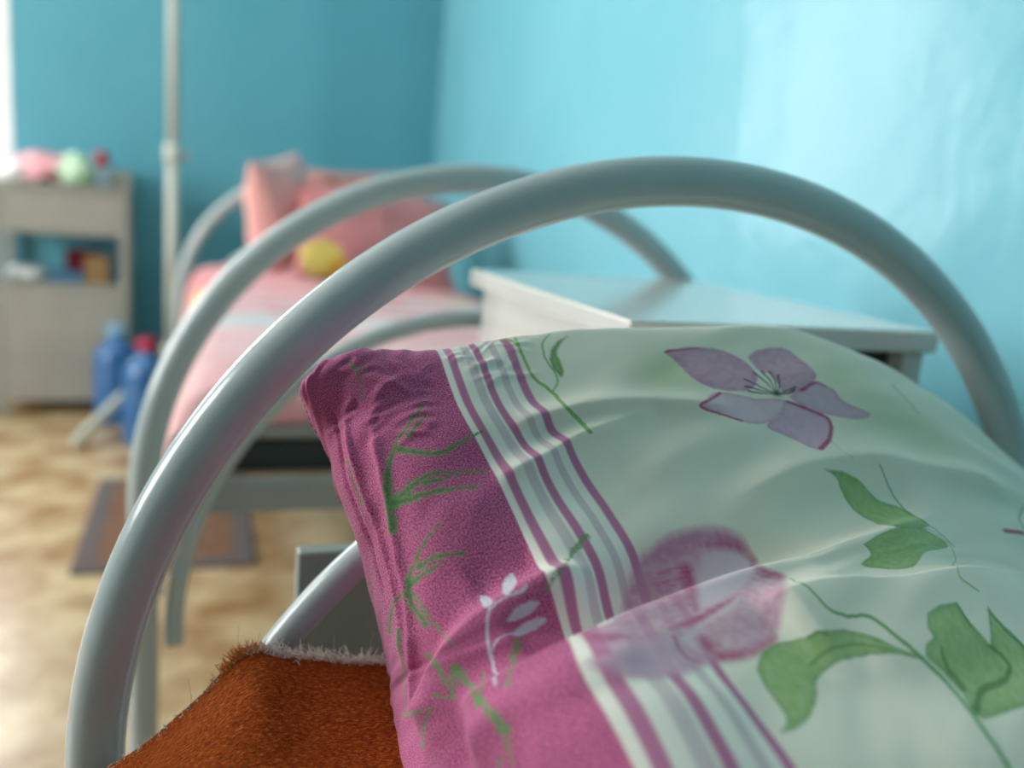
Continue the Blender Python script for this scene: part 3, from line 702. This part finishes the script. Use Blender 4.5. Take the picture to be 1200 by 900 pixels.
# right-hand leaves
poly(T1([(640, 432), (690, 438), (740, 465), (785, 515), (860, 543), (935, 590), (860, 596), (780, 580), (720, 545), (690, 500), (672, 455)]), GRN, np.array(lin(96, 146, 84)[:3]), .0022, mottled=.2)
line(T1([(795, 420), (820, 480), (860, 540), (950, 600), (1004, 648)]), DGRN, .0006, .0008, .8)
poly(T2([(782, 128), (850, 90), (930, 85), (1003, 132), (945, 148), (910, 188), (840, 192), (778, 182), (802, 155)]), GRN, np.array(lin(96, 146, 84)[:3]), .0022, mottled=.2)
line(T2([(805, 62), (880, 78), (960, 92), (1010, 135), (1025, 180), (1035, 215), (1082, 250)]), GRN, .0007, .0007, .9)
line(T2([(1200, 30), (1188, 60), (1200, 85)]), DGRN, .0006); line(T2([(1150, 93), (1200, 100)]), MAG, .0016, .0016, .9)
# middle flower
poly(T2([(165, 250), (198, 170), (268, 112), (350, 87), (420, 90), (470, 120), (492, 160), (525, 192), (578, 212), (570, 300), (550, 370), (500, 412), (420, 432), (372, 442), (300, 470), (180, 476), (60, 440), (110, 402), (38, 354), (100, 340), (150, 310)]), MAUVE, np.array(lin(200, 138, 172)[:3]), .006, .003, mottled=.35)
poly(T2([(235, 160), (290, 112), (355, 92), (420, 94), (470, 124), (440, 128), (370, 128), (300, 150)]), np.array(lin(192, 112, 152)[:3]), None, soft=.005, amt=.6)
poly(T2([(340, 205), (370, 152), (430, 138), (480, 168), (505, 200), (435, 262), (352, 296)]), PALE, np.array(lin(214, 186, 202)[:3]), .003, .002, .85)
poly(T2([(300, 375), (345, 340), (420, 290), (455, 268), (440, 300), (360, 345), (372, 405), (330, 400)]), PALE, None, .003, .002, .7)
poly(T2([(100, 425), (200, 390), (280, 368), (330, 420), (300, 462), (180, 470)]), np.array(lin(214, 182, 202)[:3]), None, soft=.004, amt=.7)
for q, k_, sf in (([(300, 186), (328, 182), (344, 225), (350, 298), (336, 292), (318, 240)], .72, .003), ([(360, 132), (400, 119), (450, 121), (490, 148), (502, 174), (470, 152), (420, 138)], .66, .003),
                 ([(488, 165), (525, 190), (578, 212), (548, 222), (508, 204)], .6, .003), ([(276, 349), (340, 318), (420, 280), (442, 270), (402, 302), (340, 336)], .75, .0024),
                 ([(348, 372), (372, 367), (402, 392), (390, 405), (362, 402)], .8, .003), ([(395, 414), (430, 403), (480, 404), (520, 384), (553, 366), (546, 393), (500, 419), (440, 435), (405, 431)], .8, .003),
                 ([(36, 352), (80, 361), (172, 368), (120, 383), (75, 377)], .6, .003)):
    poly(T2(q), MAG, None, soft=sf, amt=k_, mottled=.3)
line(T2([(286, 366), (318, 420), (372, 440)]), MAG, .0008, .0005, .7, .0016)
poly(T2([(300, 330), (190, 250), (215, 180), (280, 130), (310, 190), (318, 260)]), np.array(lin(196, 132, 166)[:3]), None, soft=.012, amt=.5, mottled=.3)
for k in range(16):                                       # fine feathering strokes
    y = 190 + k * 7; line(T2([(322 + (k % 3) * 6, y), (270 - (k % 4) * 12, y + 5)]), MAG, .0005, .0002, .35)
# big leaves
line(T2([(590, 216), (640, 242), (690, 295), (740, 315), (800, 318), (870, 370), (940, 430), (1010, 500), (1080, 590), (1130, 660), (1165, 720)]), np.array(lin(126, 172, 112)[:3]), .0006, .0022)
poly(T2([(502, 456), (520, 410), (560, 386), (630, 370), (662, 355), (730, 350), (800, 366), (870, 396), (938, 426), (860, 415), (780, 420), (710, 440), (662, 480), (660, 530), (632, 590), (568, 620), (582, 582), (540, 520)]), GRN, np.array(lin(96, 146, 84)[:3]), .0022, mottled=.2)
line(T2([(645, 440), (690, 405), (760, 388), (850, 402)]), DGRN, .0012, .0006, .5); line(T2([(640, 372), (665, 358), (690, 362)]), DGRN, .001, .0006, .6)
poly(T2([(948, 308), (980, 285), (1025, 278), (1062, 335), (1112, 392), (1105, 288), (1150, 340), (1230, 420), (1240, 540), (1160, 565), (1095, 585), (1070, 572), (1040, 520), (990, 462), (943, 420), (945, 390), (965, 372), (948, 345)]), GRN, np.array(lin(84, 146, 84)[:3]), .003, smooth=False, mottled=.2)
for q, a in (([(985, 400), (1000, 450), (1040, 500)], .0022), ([(1110, 392), (1160, 440), (1150, 480), (1090, 510), (1075, 560)], .0024), ([(1105, 300), (1150, 350), (1200, 395)], .0014), ([(1030, 290), (1062, 340)], .001)): line(T2(q), DGRN, a * .5, a, .75, .0012, .001)
# grasses on the rose panel
GG = np.array(lin(104, 150, 96)[:3]); GD = np.array(lin(60, 112, 64)[:3])
def blade(pts, w, f=T6, dark=True):
    line(f(pts), GG, w * .85, w * .2, .8, .0012, .0028)
    if dark: line(f(pts), GD, w * .35, .0002, .55, .0008, .0016)
for q, w_ in (([(295, 600), (284, 500), (290, 420), (322, 330), (390, 235)], .0042), ([(318, 368), (430, 378), (500, 345), (560, 314)], .0034), ([(300, 525), (350, 480), (420, 437), (570, 432)], .0036), ([(300, 528), (420, 492), (556, 474)], .0034), ([(395, 465), (440, 455), (500, 440)], .0026), ([(345, 330), (375, 290), (400, 265)], .002), ([(350, 500), (345, 470), (350, 450)], .002),
              ([(395, 880), (350, 800), (348, 750), (382, 660), (442, 578)], .0034), ([(372, 712), (430, 682), (508, 672)], .003), ([(350, 765), (400, 725), (462, 690)], .0026), ([(172, 105), (200, 150), (214, 218)], .0018), ([(205, 120), (230, 150)], .0014), ([(290, 900), (300, 830), (340, 770)], .003), ([(210, 520), (200, 470)], .0012), ([(165, 400), (205, 520), (215, 560)], .0014)):
    blade(q, w_)
for q, w_ in (([(255, 290), (330, 400), (402, 470)], .0018), ([(305, 500), (345, 560), (400, 650)], .0034), ([(400, 540), (395, 600), (385, 655)], .003), ([(330, 645), (400, 660)], .0022), ([(402, 545), (470, 640), (540, 720), (580, 790), (602, 895)], .0026), ([(480, 680), (490, 620), (500, 560)], .0016), ([(860, 85), (780, 190), (715, 275)], .0018), ([(622, 450), (592, 560), (580, 620)], .0016), ([(282, 825), (290, 760), (318, 680)], .0024), ([(560, 860), (552, 900)], .0014), ([(190, 420), (215, 560), (225, 700)], .002), ([(212, 715), (270, 700), (300, 690)], .002), ([(575, 770), (548, 740), (500, 690)], .003)):
    blade(q, w_, T8, False)
WL = np.array(lin(206, 200, 214)[:3])
for q in ([(565, 280), (570, 242), (600, 215), (615, 242), (600, 280), (580, 296)], [(484, 294), (512, 296), (532, 316), (516, 336), (494, 326)], [(575, 304), (612, 282), (655, 255), (636, 284)], [(578, 388), (610, 342), (660, 315), (696, 318), (670, 352), (620, 380)], [(598, 430), (640, 392), (700, 370), (722, 380), (682, 412), (622, 437)]): poly(T8(q), WL, None, soft=.0006)
line(T8([(522, 336), (512, 400), (516, 470), (532, 530), (542, 608)]), WL, .0007); line(T8([(600, 425), (556, 442), (530, 480), (524, 510)]), WL, .0006); line(T8([(575, 302), (545, 320), (522, 345)]), WL, .0007)

def cloth_material():
    m = bpy.data.materials.new('printed_cotton'); m.use_nodes = True; nt = m.node_tree; b = nt.nodes['Principled BSDF']
    b.inputs['Roughness'].default_value = .8; b.inputs['Specular IOR Level'].default_value = .2; b.inputs['Sheen Weight'].default_value = .2
    a = nt.nodes.new('ShaderNodeAttribute'); a.attribute_name = 'print'; g = nt.nodes.new('ShaderNodeAttribute'); g.attribute_name = 'rose'
    tc = nt.nodes.new('ShaderNodeTexCoord')
    n = nt.nodes.new('ShaderNodeTexNoise'); n.inputs['Scale'].default_value = 850; n.inputs['Detail'].default_value = 2; n.inputs['Roughness'].default_value = .7
    nt.links.new(tc.outputs['UV'], n.inputs['Vector'])
    r = nt.nodes.new('ShaderNodeValToRGB'); r.color_ramp.elements[0].position = .33; r.color_ramp.elements[1].position = .68
    r.color_ramp.elements[0].color = (.36, .24, .32, 1); r.color_ramp.elements[1].color = (1.75, 2.1, 1.9, 1)
    nt.links.new(n.outputs['Fac'], r.inputs[0])
    mu = nt.nodes.new('ShaderNodeMix'); mu.data_type = 'RGBA'; mu.blend_type = 'MULTIPLY'
    nt.links.new(g.outputs['Fac'], mu.inputs[0]); nt.links.new(a.outputs['Color'], mu.inputs[6]); nt.links.new(r.outputs[0], mu.inputs[7]); nt.links.new(mu.outputs[2], b.inputs['Base Color'])
    bp = nt.nodes.new('ShaderNodeBump'); bp.inputs['Strength'].default_value = .35; bp.inputs['Distance'].default_value = .0004
    nt.links.new(n.outputs['Fac'], bp.inputs['Height']); nt.links.new(bp.outputs[0], b.inputs['Normal'])
    return m
M['cloth'] = cloth_material()
rosem = ros * np.clip(1 - np.abs(C3 - ROSE).sum(-1) * 1.2, .35, 1)
col = np.concatenate([np.clip(C3, 0, 1), np.ones((NR, NC, 1))], -1)
pil = empty('floral_pillow', (.40, .40, .553)); tag(pil, 'plump white floral pillow with a purple-pink striped border leaning on the nearest arch', 'pillow')
po = grid_mesh('pillowcase', PF - np.array(pil.location), 'cloth', pil, UVW, col, {'rose': rosem})
# stitched hem line a little inside the left edge
jh = int(np.searchsorted(upar, uk[2] + .012)); ir = [i for i in range(int(np.searchsorted(vpar, vk[3])) + 4, int(np.searchsorted(vpar, vk[10])), 3)]
M['thread'] = mat('rose_thread', lin(140, 60, 104), .8, .2)
V = []; F = []
for a_, b_ in zip(ir[:-1:2], ir[1::2]):
    v, f = sweep([PF[a_, jh] + NB[a_, jh] * .0002, PF[b_, jh] + NB[b_, jh] * .0002], .00022, 5); k_ = len(V); V += [p - np.array(pil.location) for p in v]; F += [tuple(i + k_ for i in q) for q in f]
st = link('hem_stitching', V, F, 'thread', pil, True); st['kind'] = 'stuff'
